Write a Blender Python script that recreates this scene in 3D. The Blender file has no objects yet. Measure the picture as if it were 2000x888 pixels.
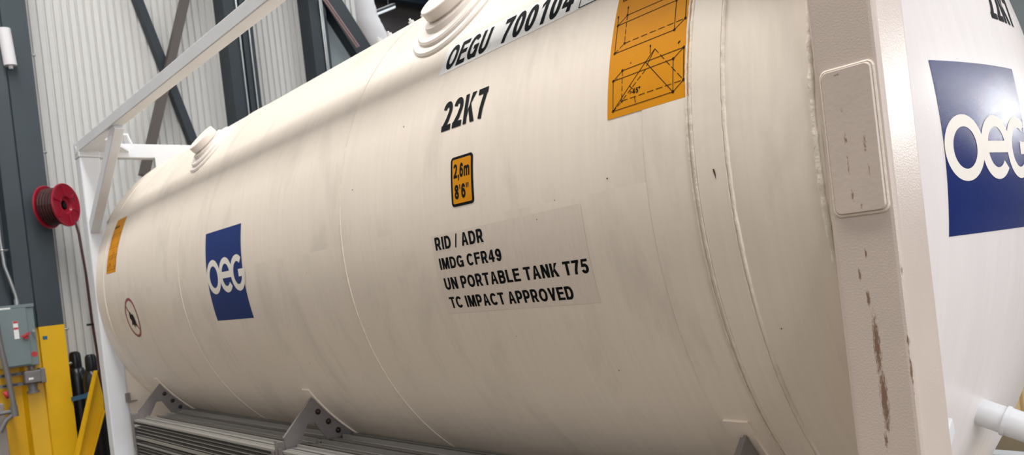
import bpy, bmesh, math, random
from mathutils import Vector, Matrix, noise
random.seed(4)
S = bpy.context.scene
COL = S.collection
PI = math.pi
R_ = math.radians

# ------------------------------------------------------------------ camera
cam_d = bpy.data.cameras.new('camera'); cam = bpy.data.objects.new('camera', cam_d); COL.objects.link(cam)
cx, cy, cz, yaw, pitch, roll, fpx, sx, sy = 0.64982, -1.58371, 1.20669, 2.42368, -0.00662, -0.11556, 1538.0, -7.27185, 102.69
fw = Vector((math.cos(pitch)*math.cos(yaw), math.cos(pitch)*math.sin(yaw), math.sin(pitch)))
rt = fw.cross(Vector((0, 0, 1))).normalized(); up = rt.cross(fw)
r2 = math.cos(roll)*rt + math.sin(roll)*up; u2 = -math.sin(roll)*rt + math.cos(roll)*up
M = Matrix(((r2.x, u2.x, -fw.x, cx), (r2.y, u2.y, -fw.y, cy), (r2.z, u2.z, -fw.z, cz), (0, 0, 0, 1)))
cam.matrix_world = M
cam_d.sensor_fit = 'HORIZONTAL'; cam_d.sensor_width = 36; cam_d.lens = 36*fpx/2000
cam_d.shift_x = -sx/2000; cam_d.shift_y = sy/2000
cam_d.clip_start = .02
cam_d.dof.use_dof = True; cam_d.dof.focus_distance = 2.3; cam_d.dof.aperture_fstop = 5.0
S.camera = cam
S.view_settings.view_transform = 'Standard'; S.view_settings.look = 'None'
S.view_settings.gamma = 1; S.view_settings.use_curve_mapping = False
S.view_settings.exposure = 0.05

# ------------------------------------------------------------------ world: open bay daylight, warm one side, cool the other
w = bpy.data.worlds.new('world'); S.world = w; w.use_nodes = True
nt = w.node_tree; nt.nodes.clear()
wo = nt.nodes.new('ShaderNodeOutputWorld'); bg = nt.nodes.new('ShaderNodeBackground')
tc = nt.nodes.new('ShaderNodeTexCoord'); sp = nt.nodes.new('ShaderNodeSeparateXYZ')
mp = nt.nodes.new('ShaderNodeMapRange'); mp.inputs[1].default_value = -.5; mp.inputs[2].default_value = .8
rp = nt.nodes.new('ShaderNodeValToRGB')
rp.color_ramp.elements[0].color = (1.0, .90, .80, 1); rp.color_ramp.elements[1].color = (.94, .96, 1.02, 1)
nt.links.new(tc.outputs['Generated'], sp.inputs[0]); nt.links.new(sp.outputs['X'], mp.inputs[0])
nt.links.new(mp.outputs[0], rp.inputs[0]); nt.links.new(rp.outputs[0], bg.inputs[0]); nt.links.new(bg.outputs[0], wo.inputs[0])
mz = nt.nodes.new('ShaderNodeMapRange'); mz.inputs[1].default_value = -.05; mz.inputs[2].default_value = .45; mz.inputs[3].default_value = .14; mz.inputs[4].default_value = .97
nt.links.new(sp.outputs['Z'], mz.inputs[0]); nt.links.new(mz.outputs[0], bg.inputs[1])

# ------------------------------------------------------------------ lamps under the roof
def area(name, loc, sxx, syy, power, color=(1, 1, 1), disk=False, target=None):
    l = bpy.data.lights.new(name, 'AREA'); l.shape = 'DISK' if disk else 'RECTANGLE'
    l.size = sxx
    if not disk: l.size_y = syy
    l.energy = power; l.color = color
    o = bpy.data.objects.new(name, l); COL.objects.link(o); o.location = loc
    if target:
        o.rotation_euler = (Vector(target)-Vector(loc)).to_track_quat('-Z', 'Y').to_euler()
    return o
area('roof_light_row', (-3.0, -1.0, 8.0), 16, 1.0, 960, (1, .98, .95))
area('roof_light_row_deep', (-4.0, 6.0, 8.0), 14, 1.0, 500, (.95, .98, 1))
for i, (x, y, z, e) in enumerate([(14.9, 17.1, 7, 1200), (11.4, 22.8, 7, 260), (13.6, 22.6, 7, 320), (5.7, 27.7, 7, 60), (18.0, 27.5, 7, 700), (12.0, 33.0, 7, 1500), (14.2, 36.5, 7, 2600), (17.4, 30.0, 7, 600), (19.0, 49.0, 7, 2200)]):
    area('high_bay_lamp', (x, y, z), 1.0, 1.0, e*.16, (1, 1, 1), True, (0, 1, 1.4))
area('far_bay_fill', (-13.5, 8.0, 8.8), 3, 3, 90, (.95, .97, 1))  # added fill without a fixture, lifts the otherwise dark back wall
# daylight through the open bay doors
area('door_daylight', (9.5, -1.0, 2.6), 8, 4.5, 520, (.98, .975, 1.0), False, (0, .5, 1.4))

# ------------------------------------------------------------------ helpers
def sr(c):  # sRGB 0-255 -> linear
    return tuple((v/255/12.92 if v/255 <= .04045 else ((v/255+.055)/1.055)**2.4) for v in c)+(1,)
def mat(name, rgb, rough=.5, metal=0, var=.06, scale=4, bump=0, bscale=200, stretch=None, spec=.5, coat=0):
    m = bpy.data.materials.new(name); m.use_nodes = True
    n = m.node_tree; b = n.nodes['Principled BSDF']
    b.inputs['Roughness'].default_value = rough; b.inputs['Metallic'].default_value = metal
    b.inputs['Specular IOR Level'].default_value = spec; b.inputs['Coat Weight'].default_value = coat
    c = sr(rgb)
    t = n.nodes.new('ShaderNodeTexCoord'); mpn = n.nodes.new('ShaderNodeMapping')
    n.links.new(t.outputs['Object'], mpn.inputs[0])
    if stretch: mpn.inputs['Scale'].default_value = stretch
    ns = n.nodes.new('ShaderNodeTexNoise'); ns.inputs['Scale'].default_value = scale; ns.inputs['Detail'].default_value = 6
    n.links.new(mpn.outputs[0], ns.inputs['Vector'])
    mr = n.nodes.new('ShaderNodeMapRange'); mr.inputs[1].default_value = .3; mr.inputs[2].default_value = .7
    mr.inputs[3].default_value = 1-var; mr.inputs[4].default_value = 1+var*.5
    n.links.new(ns.outputs[0], mr.inputs[0])
    mx = n.nodes.new('ShaderNodeVectorMath'); mx.operation = 'SCALE'; mx.inputs[0].default_value = c[:3]
    n.links.new(mr.outputs[0], mx.inputs['Scale']); n.links.new(mx.outputs[0], b.inputs['Base Color'])
    if bump:
        n2 = n.nodes.new('ShaderNodeTexNoise'); n2.inputs['Scale'].default_value = bscale; n2.inputs['Detail'].default_value = 3
        n.links.new(t.outputs['Object'], n2.inputs['Vector'])
        bp = n.nodes.new('ShaderNodeBump'); bp.inputs['Strength'].default_value = bump; bp.inputs['Distance'].default_value = .002
        n.links.new(n2.outputs[0], bp.inputs['Height']); n.links.new(bp.outputs[0], b.inputs['Normal'])
    m['base'] = 1
    return m

def add_patch(m, boxes, color, nscale=60, thr=.55, stretch=(1, 1, .15), soft=.04):
    """worn marks: inside each object-space box (cx,cy,cz,hx,hy,hz) noise above a threshold shows `color`."""
    n = m.node_tree; b = n.nodes['Principled BSDF']
    src = b.inputs['Base Color'].links[0].from_socket
    t = n.nodes.new('ShaderNodeTexCoord'); mpn = n.nodes.new('ShaderNodeMapping'); mpn.inputs['Scale'].default_value = stretch
    n.links.new(t.outputs['Object'], mpn.inputs[0])
    ns = n.nodes.new('ShaderNodeTexNoise'); ns.inputs['Scale'].default_value = nscale; ns.inputs['Detail'].default_value = 8; ns.inputs['Roughness'].default_value = .7
    n.links.new(mpn.outputs[0], ns.inputs['Vector'])
    total = None
    for (bx, by, bz, hx, hy, hz, k) in boxes:
        v = n.nodes.new('ShaderNodeVectorMath'); v.operation = 'SUBTRACT'; n.links.new(t.outputs['Object'], v.inputs[0]); v.inputs[1].default_value = (bx, by, bz)
        d = n.nodes.new('ShaderNodeVectorMath'); d.operation = 'DIVIDE'; n.links.new(v.outputs[0], d.inputs[0]); d.inputs[1].default_value = (hx, hy, hz)
        l = n.nodes.new('ShaderNodeVectorMath'); l.operation = 'LENGTH'; n.links.new(d.outputs[0], l.inputs[0])
        r = n.nodes.new('ShaderNodeMapRange'); n.links.new(l.outputs['Value'], r.inputs[0])
        r.inputs[1].default_value = 0; r.inputs[2].default_value = 1; r.inputs[3].default_value = k; r.inputs[4].default_value = -.3
        if total is None: total = r.outputs[0]
        else:
            a = n.nodes.new('ShaderNodeMath'); a.operation = 'MAXIMUM'; n.links.new(total, a.inputs[0]); n.links.new(r.outputs[0], a.inputs[1]); total = a.outputs[0]
    s = n.nodes.new('ShaderNodeMath'); s.operation = 'ADD'; n.links.new(ns.outputs[0], s.inputs[0]); n.links.new(total, s.inputs[1])
    f = n.nodes.new('ShaderNodeMapRange'); n.links.new(s.outputs[0], f.inputs[0]); f.inputs[1].default_value = thr; f.inputs[2].default_value = thr+soft
    mx = n.nodes.new('ShaderNodeMix'); mx.data_type = 'RGBA'
    n.links.new(f.outputs[0], mx.inputs[0]); n.links.new(src, mx.inputs[6]); mx.inputs[7].default_value = sr(color)
    n.links.new(mx.outputs[2], b.inputs['Base Color'])

class MB:
    def __init__(s): s.bm = bmesh.new(); s.mi = 0
    def face(s, pts, mi=None):
        vs = [s.bm.verts.new(Vector(p)) for p in pts]
        try:
            f = s.bm.faces.new(vs); f.material_index = s.mi if mi is None else mi; return f
        except ValueError: return None
    def box(s, lo, hi, mat4=None, bev=0):
        r = bmesh.ops.create_cube(s.bm, size=1)
        vs = r['verts']
        c = [(lo[i]+hi[i])/2 for i in range(3)]; d = [hi[i]-lo[i] for i in range(3)]
        bmesh.ops.transform(s.bm, matrix=Matrix.Translation(c) @ Matrix.Diagonal((*d, 1)), verts=vs)
        fs = list({f for v in vs for f in v.link_faces})
        for f in fs: f.material_index = s.mi
        if bev:
            es = list({e for v in vs for e in v.link_edges})
            g = bmesh.ops.bevel(s.bm, geom=es, offset=bev, segments=3, profile=.5, affect='EDGES')
            vs = list({v for f in g['faces'] for v in f.verts} | {v for v in vs if v.is_valid})
            allv = set(vs)
            for v in list(allv):
                for f in v.link_faces:
                    f.material_index = s.mi
                    for q in f.verts: allv.add(q)
            vs = list(allv)
        if mat4 is not None: bmesh.ops.transform(s.bm, matrix=mat4, verts=vs)
        return vs
    def bar(s, a, b, wdt, hgt, upv=(0, 0, 1), bev=0):
        """rectangular bar from a to b; hgt measured along upv, wdt across"""
        a = Vector(a); b = Vector(b); d = (b-a); L = d.length; d.normalize()
        side = d.cross(Vector(upv)).normalized(); u = side.cross(d)
        m4 = Matrix((( d.x, side.x, u.x, a.x), (d.y, side.y, u.y, a.y), (d.z, side.z, u.z, a.z), (0, 0, 0, 1)))
        return s.box((0, -wdt/2, -hgt/2), (L, wdt/2, hgt/2), m4, bev)
    def tube(s, pts, r, n=12, cap=True):
        pts = [Vector(p) for p in pts]; rings = []
        ref = None
        for i, p in enumerate(pts):
            if i == 0: d = pts[1]-p
            elif i == len(pts)-1: d = p-pts[-2]
            else: d = (pts[i+1]-p).normalized()+(p-pts[i-1]).normalized()
            d.normalize()
            if ref is None:
                ref = Vector((0, 0, 1)) if abs(d.z) < .9 else Vector((1, 0, 0))
            a = d.cross(ref).normalized(); b = a.cross(d); ref = b
            rr = r[i] if isinstance(r, (list, tuple)) else r
            rings.append([s.bm.verts.new(p+a*math.cos(2*PI*k/n)*rr+b*math.sin(2*PI*k/n)*rr) for k in range(n)])
        for i in range(len(rings)-1):
            for k in range(n):
                f = s.bm.faces.new((rings[i][k], rings[i+1][k], rings[i+1][(k+1) % n], rings[i][(k+1) % n])); f.material_index = s.mi; f.smooth = True
        if cap:
            for rg in (rings[0], rings[-1][::-1]):
                f = s.bm.faces.new(rg); f.material_index = s.mi
    def lathe(s, prof, m4, n=48, smooth=True):
        """prof: (r,h) along local +Z"""
        rings = []
        for r, h in prof:
            rings.append([s.bm.verts.new(m4 @ Vector((max(r, 1e-5)*math.cos(2*PI*k/n), max(r, 1e-5)*math.sin(2*PI*k/n), h))) for k in range(n)])
        for i in range(len(rings)-1):
            for k in range(n):
                f = s.bm.faces.new((rings[i][k], rings[i][(k+1) % n], rings[i+1][(k+1) % n], rings[i+1][k])); f.material_index = s.mi; f.smooth = smooth
    def prism(s, poly, a, b, axis=0):
        """poly in the two other axes extruded from a to b on axis"""
        def P(q, t):
            l = [0, 0, 0]; o = [i for i in range(3) if i != axis]; l[axis] = t; l[o[0]] = q[0]; l[o[1]] = q[1]; return l
        A = [s.bm.verts.new(P(q, a)) for q in poly]; B = [s.bm.verts.new(P(q, b)) for q in poly]
        n = len(poly)
        for i in range(n):
            f = s.bm.faces.new((A[i], A[(i+1) % n], B[(i+1) % n], B[i])); f.material_index = s.mi
        f1 = s.bm.faces.new(A[::-1]); f2 = s.bm.faces.new(B); f1.material_index = f2.material_index = s.mi
        bmesh.ops.triangulate(s.bm, faces=[f1, f2])
    def build(s, name, mats, parent=None, recalc=True, sharp=True):
        if recalc: bmesh.ops.recalc_face_normals(s.bm, faces=s.bm.faces[:])
        me = bpy.data.meshes.new(name); s.bm.to_mesh(me); s.bm.free()
        for m in (mats if isinstance(mats, (list, tuple)) else [mats]): me.materials.append(m)
        o = bpy.data.objects.new(name, me); COL.objects.link(o)
        if parent: o.parent = parent
        if sharp:
            sm_ = [p.use_smooth for p in me.polygons]
            if any(sm_):
                me.set_sharp_from_angle(angle=R_(35))
                me.polygons.foreach_set('use_smooth', sm_)
        return o
def tag(o, label, cat, group=None, kind=None):
    if kind: o['kind'] = kind
    if label: o['label'] = label
    if cat: o['category'] = cat
    if group: o['group'] = group
    return o
def empty(name, loc=(0, 0, 0)):
    o = bpy.data.objects.new(name, None); o.location = loc; COL.objects.link(o); o.empty_display_size = .1; return o
def local(o, root):
    """keep world coordinates of a mesh built in world space when its root sits elsewhere"""
    o.data.transform(Matrix.Translation(-root.location)); return o

# ------------------------------------------------------------------ materials
def paint_shell():
    m = mat('cream_paint', (239, 227, 212), .42, 0, .03, 2.0, 0)
    n = m.node_tree; b = n.nodes['Principled BSDF']; src = b.inputs['Base Color'].links[0].from_socket
    uv = n.nodes.new('ShaderNodeUVMap'); mpn = n.nodes.new('ShaderNodeMapping'); n.links.new(uv.outputs[0], mpn.inputs[0])
    mpn.inputs['Scale'].default_value = (55, 2.2, 1)
    ns = n.nodes.new('ShaderNodeTexNoise'); ns.inputs['Scale'].default_value = 1; ns.inputs['Detail'].default_value = 5; n.links.new(mpn.outputs[0], ns.inputs['Vector'])
    m2 = n.nodes.new('ShaderNodeMapping'); n.links.new(uv.outputs[0], m2.inputs[0]); m2.inputs['Scale'].default_value = (4, 1.6, 1)
    n2 = n.nodes.new('ShaderNodeTexNoise'); n2.inputs['Scale'].default_value = 1.0; n2.inputs['Detail'].default_value = 7; n2.inputs['Roughness'].default_value = .62; n2.inputs['Distortion'].default_value = .6
    n.links.new(m2.outputs[0], n2.inputs['Vector'])
    r1 = n.nodes.new('ShaderNodeMapRange'); n.links.new(ns.outputs[0], r1.inputs[0]); r1.inputs[1].default_value = .3; r1.inputs[2].default_value = .75; r1.inputs[3].default_value = 1.01; r1.inputs[4].default_value = .955
    r2_ = n.nodes.new('ShaderNodeMapRange'); n.links.new(n2.outputs[0], r2_.inputs[0]); r2_.inputs[1].default_value = .52; r2_.inputs[2].default_value = .74; r2_.inputs[3].default_value = 1.0; r2_.inputs[4].default_value = .84
    mu = n.nodes.new('ShaderNodeMath'); mu.operation = 'MULTIPLY'; n.links.new(r1.outputs[0], mu.inputs[0]); n.links.new(r2_.outputs[0], mu.inputs[1])
    sc = n.nodes.new('ShaderNodeVectorMath'); sc.operation = 'SCALE'; n.links.new(src, sc.inputs[0]); n.links.new(mu.outputs[0], sc.inputs['Scale'])
    n.links.new(sc.outputs[0], b.inputs['Base Color'])
    bp = n.nodes.new('ShaderNodeBump'); bp.inputs['Strength'].default_value = .10; bp.inputs['Distance'].default_value = .003
    n.links.new(ns.outputs[0], bp.inputs['Height']); n.links.new(bp.outputs[0], b.inputs['Normal'])
    return m
SHELL = paint_shell()
WHITE = mat('white_frame_paint', (221, 223, 226), .4, 0, .04, 5, .25, 260)
HEADP = mat('white_head_paint', (234, 228, 226), .28, 0, .03, 3, .10, 180, stretch=(1, 12, .8))
POST = mat('post_paint', (204, 189, 178), .26, 0, .04, 6, .24, 260)
add_patch(POST, [(-.069, 0, 1.165, .007, .05, .03, .30), (-.086, 0, 1.125, .008, .05, .035, .34), (-.074, 0, 1.075, .010, .05, .045, .34), (-.067, 0, .98, .018, .05, .17, .36), (-.064, 0, .87, .019, .05, .17, .38), (-.070, 0, .79, .012, .05, .06, .28),
                 (-.003, .0, 1.13, .006, .012, .035, .42), (-.006, .0, .93, .006, .012, .10, .36), (-.006, .0, .99, .006, .012, .03, .40)], (132, 106, 88), 620, .60, (1, 1, .10), .10)
PAD = mat('pad_paint', (202, 187, 176), .40, 0, .05, 8, .22, 90)
add_patch(PAD, [(-.081, 0, 1.458, .008, .03, .018, .34), (-.080, 0, 1.400, .007, .03, .035, .35), (-.080, 0, 1.345, .007, .03, .07, .33), (-.078, 0, 1.285, .010, .03, .04, .35), (-.043, 0, 1.385, .010, .03, .06, .37), (-.040, 0, 1.330, .010, .03, .035, .33),
                (-.083, 0, 1.530, .016, .03, .006, .42), (-.062, 0, 1.262, .008, .03, .016, .36)], (132, 104, 84), 560, .60, (1, 1, .2), .10)
NOZ = mat('cream_nozzle_paint', (238, 229, 220), .4, 0, .04, 5)
BEAD = mat('weld_paint', (228, 218, 203), .5, 0, .08, 40, .9, 110)
BLUE = mat('logo_blue', (20, 50, 116), .55, 0, .04, 8, spec=.15)
BLUEG = mat('glossy_logo_blue', (14, 38, 104), .13, 0, .04, 8, .22, 420, spec=.4)
LOGOW = mat('logo_white', (240, 234, 224), .5, 0, .03, 10, spec=.3)
BLACK = mat('black_lettering', (12, 17, 22), .6, 0, .05, spec=.1)
YEL = mat('yellow_decal', (216, 142, 4), .6, 0, .06, 6, spec=.15)
STK = mat('white_sticker', (236, 236, 234), .3, 0, .03, 6)
CLR = mat('clear_sticker', (229, 216, 202), .45, 0, .05, 30, 0, stretch=(6, 1, .6))
RED = mat('sign_red', (142, 30, 48), .4, 0, .05)
ALU = mat('aluminium_fins', (164, 161, 156), .42, .5, .10, 3, 0, stretch=(.4, 30, 30))
BRKT = mat('bracket_steel', (132, 126, 124), .45, .35, .10, 12, .1, 200)
BOLT = mat('dark_bolt', (70, 64, 62), .35, .8)
CHIP = mat('bare_spot', (84, 56, 46), .7, 0, .2, 60)
STEEL = mat('column_steel', (50, 61, 68), .5, 0, .08, 3, .05, 60)
STEEL2 = mat('brown_steel', (84, 76, 72), .55, 0, .08, 3)
DARK = mat('dark_steel', (30, 42, 50), .5, 0, .1, 3)
YPAINT = mat('yellow_safety_paint', (236, 184, 10), .38, 0, .08, 3, .05, 50)
WALLM = mat('wall_sheet', (210, 209, 206), .5, 0, .05, 1.4, 0, stretch=(1, 1, .3))
WALLD = mat('far_wall_sheet', (118, 114, 114), .7, 0, .15, .6)
ROOF = mat('roof_deck', (44, 60, 74), .7, 0, .1, 1)
FLOOR = mat('concrete_floor', (92, 82, 64), .55, 0, .12, 1.2, .05, 30)
BOXG = mat('grey_enamel', (116, 130, 132), .4, 0, .04, 5)
GALV = mat('galvanised', (170, 174, 176), .35, .7, .1, 12)
PIPEG = mat('dull_pipe', (122, 120, 120), .5, .3, .1, 12)
REDP = mat('red_reel_paint', (156, 20, 44), .28, 0, .06, 8)
HOSE = mat('hose_rubber', (66, 34, 34), .5, 0, .08, 20)
BLKP = mat('black_cylinder_paint', (20, 22, 26), .3, 0, .1, 6)
BLUES = mat('blue_strap', (40, 96, 130), .6, 0, .1, 10)
TUBEW = mat('white_duct_skin', (222, 220, 222), .5, 0, .06, 3)
WOOD = mat('pale_wood', (222, 196, 150), .6, 0, .12, 5, stretch=(8, 8, 1))
RUST = mat('pink_primer', (150, 120, 118), .6)
LABELR = mat('label_red', (190, 50, 54), .5)
def emis(name, rgb, st):
    m = bpy.data.materials.new(name); m.use_nodes = True; b = m.node_tree.nodes['Principled BSDF']
    b.inputs['Emission Color'].default_value = sr(rgb); b.inputs['Emission Strength'].default_value = st; b.inputs['Base Color'].default_value = sr(rgb); return m
TUBEL = emis('fluorescent_tube', (225, 235, 240), .75)

# ------------------------------------------------------------------ setting
FZ = -.35
m = MB(); m.box((-18, -12, FZ-.2), (14, 16, FZ)); tag(m.build('floor', FLOOR), None, None, kind='structure')
# corrugated end wall, x = -8.6, from y=-3 to y=4.1
def corrugated(name, x, y0, y1, z0, z1, pitch, mt, depth=.024):
    m = MB(); pts = []; y = y0
    while y < y1:
        pts += [(y, 0), (y+pitch*.62, 0), (y+pitch*.72, -depth), (y+pitch*.90, -depth)]; y += pitch
    pts.append((y1, 0))
    for (a, da), (b, db) in zip(pts, pts[1:]):
        m.face([(x+da, a, z0), (x+db, b, z0), (x+db, b, z1), (x+da, a, z1)])
    m.box((x-.08, y0, z0), (x-.03, y1, z1))
    return m.build(name, mt, recalc=False)
tag(corrugated('wall_end', -8.6, -4.5, 4.25, FZ, 9.0, .078, WALLM), None, None, kind='structure')
m = MB(); m.box((-16.2, 2.0, FZ), (-16, 16, 9)); tag(m.build('wall_back', WALLD), None, None, kind='structure')
m = MB(); m.box((-16, 13.8, FZ), (1.2, 14, 9)); tag(m.build('wall_right', mat('right_wall_sheet', (150, 160, 160), .6)), None, None, kind='structure')
m = MB(); m.box((-16.2, -6, 9.0), (9, 14, 9.15)); tag(m.build('ceiling', ROOF), None, None, kind='structure')

# ------------------------------------------------------------------ TANK CONTAINER
YC, ZC, R, L = 1.18224, 1.39925, 1.17581, 6.058
T = empty('tank_container', (0, 0, 0))
tag(T, 'long cream-white tank container with blue square logos held in a white steel frame', 'tank container')
def cyl(x, th, dr=0):  # th degrees upward from the camera side
    t = R_(th); return Vector((x, YC-(R+dr)*math.cos(t), ZC+(R+dr)*math.sin(t)))
DEG = 180/PI/R

def revolve(prof, t0=0, t1=360, n=180):
    m = MB(); uvl = m.bm.loops.layers.uv.new('UVMap')
    cols = []
    closed = abs(t1-t0) >= 360
    cnt = n if closed else n+1
    for k in range(cnt):
        t = R_(t0+(t1-t0)*k/n)
        cols.append([m.bm.verts.new((x, YC-r*math.cos(t), ZC+r*math.sin(t))) for x, r in prof])
    for k in range(n):
        a = cols[k]; b = cols[(k+1) % cnt]
        for i in range(len(prof)-1):
            f = m.bm.faces.new((a[i], a[i+1], b[i+1], b[i])); f.smooth = True
            us = [(prof[i][0], k), (prof[i+1][0], k), (prof[i+1][0], k+1), (prof[i][0], k+1)]
            for lp, (ux, uk) in zip(f.loops, us):
                lp[uvl].uv = (ux, R_(t0+(t1-t0)*uk/n)*R)
    return m
# near head: crown sphere 2.1 with tip x=-.085, knuckle .12
RC, RK, X0 = 2.1, .12, -.085
hk = math.sqrt((RC-RK)**2-(R-RK)**2); xk = X0-RC+hk          # knuckle centre x
ang = math.atan2(R-RK, hk)
head = [(X0-RC+RC*math.cos(ang*i/24), max(RC*math.sin(ang*i/24), 1e-4)) for i in range(25)]
head += [(xk+RK*math.cos(ang+(PI/2-ang)*i/8), R-RK+RK*math.sin(ang+(PI/2-ang)*i/8)) for i in range(1, 9)]
XF = -5.75
barrel = [(xk-.01, R)] + [(xk-.01+(XF-xk+.01)*i/20, R) for i in range(1, 21)]
far = [(XF-.25*math.sin(a), R*(1-.28*(1-math.cos(a)))) for a in [PI/2*i/8 for i in range(1, 9)]]+[(XF-.32, .4), (XF-.33, 1e-4)]
m = revolve(barrel+far); shell = m.build('shell', SHELL, T, sharp=False)
m = revolve(head+[(xk-.012, R)]); hd = m.build('dished_head', HEADP, T, sharp=False); hd['label'] = 'glossy white dished end of the tank'
# end skirts: thin cylinders carrying the posts
m = revolve([(-.60, R+.0008), (-.1345, R+.0008), (-.1345, R-.008)], -75, 75, 110); sk = m.build('end_skirt', SHELL, T)
m = revolve([(-5.70, R+.0015), (-5.985, R+.0015), (-5.985, R-.008), (-5.70, R-.008)], 0, 360, 160); m.build('end_skirt', SHELL, T)
# raised wrapper band between the two near welds
m = revolve([(-.447, R+.0005), (-.445, R+.006), (-.366, R+.006), (-.364, R+.0005)], -75, 75, 90)
band = m.build('wrapper_band', SHELL, T)
def bead(x, r, t0, t1, name='weld_seam', jit=.0015, par=shell, seg=240, dr=.001):
    m = MB(); pts = []; rr = []
    for k in range(seg+1):
        th = t0+(t1-t0)*k/seg
        pts.append(cyl(x+jit*noise.noise(Vector((k*.9, x*7, 0))), th, dr)); rr.append(r*(1+.35*noise.noise(Vector((k*1.7, x*3, 5)))))
    m.tube(pts, rr, 6); return m.build(name, BEAD, par, sharp=False)
bead(-.4505, .0062, -75, 75); bead(-.4635, .0035, -75, 75); bead(-.3608, .0055, -75, 75)
bead(-2.15, .0028, -80, 100, jit=.0006); bead(-4.08, .0028, -80, 100, jit=.0006); bead(-5.70, .004, -80, 120)
bead(-.148, .007, -62, 62, jit=.002)
m = MB()
ch = [(-.4003, -.1), (-.3957, -.2), (-.3940, -.8), (-.3948, -1.42), (-.3976, -.8), (-.3998, -.5)]
m.face([cyl(a, b, .0068) for a, b in ch]); m.build('paint_chip', CHIP, shell)
m = MB()
for k in range(26):
    x = random.uniform(-5, -.3); t = random.uniform(-30, 25); s = random.uniform(.0012, .0028)
    m.face([cyl(x+s*math.cos(a), t+s*DEG*math.sin(a), .0066 if -.45 < x < -.36 else .0025 if x > -.45 else .0012) for a in [PI*2*i/7 for i in range(7)]])
m.build('paint_chip', CHIP, shell)['kind'] = 'stuff'

# ---- flat drawing helpers: everything is drawn in (u,v) metres, cut in strips and then wrapped
def poly_tri(m, pts, mi, z):
    f = m.face([(p[0], p[1], z) for p in pts], mi)
    return f
def ring(m, cx_, cy_, ro, ri, a0, a1, mi, z, n=48):
    P = [(a0+(a1-a0)*i/n) for i in range(n+1)]
    for a, b in zip(P, P[1:]):
        a, b = R_(a), R_(b)
        m.face([(cx_+ro[0]*math.cos(a), cy_+ro[1]*math.sin(a), z), (cx_+ro[0]*math.cos(b), cy_+ro[1]*math.sin(b), z),
                (cx_+ri[0]*math.cos(b), cy_+ri[1]*math.sin(b), z), (cx_+ri[0]*math.cos(a), cy_+ri[1]*math.sin(a), z)], mi)
def stroke(m, a, b, w_, mi, z):
    a = Vector(a); b = Vector(b); d = (b-a)
    if d.length < 1e-6: return
    d.normalize(); n = Vector((-d.y, d.x))*w_/2
    m.face([(a+n).to_3d()+Vector((0, 0, z)), (a-n).to_3d()+Vector((0, 0, z)), (b-n).to_3d()+Vector((0, 0, z)), (b+n).to_3d()+Vector((0, 0, z))], mi)
def rrect(x0, y0, x1, y1, r, n=6):
    P = []
    for (qx, qy, a0) in ((x1-r, y1-r, 0), (x0+r, y1-r, 90), (x0+r, y0+r, 180), (x1-r, y0+r, 270)):
        P += [(qx+r*math.cos(R_(a0+90*i/n)), qy+r*math.sin(R_(a0+90*i/n))) for i in range(n+1)]
    return P
FT = .205
def _arc(cx_, cy_, rx, ry, a0, a1, n=20, e=2.2):
    P = []
    for i in range(n+1):
        a = R_(a0+(a1-a0)*i/n); c, s_ = math.cos(a), math.sin(a)
        P.append((cx_+rx*math.copysign(abs(c)**(2/e), c), cy_+ry*math.copysign(abs(s_)**(2/e), s_)))
    return P
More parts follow.
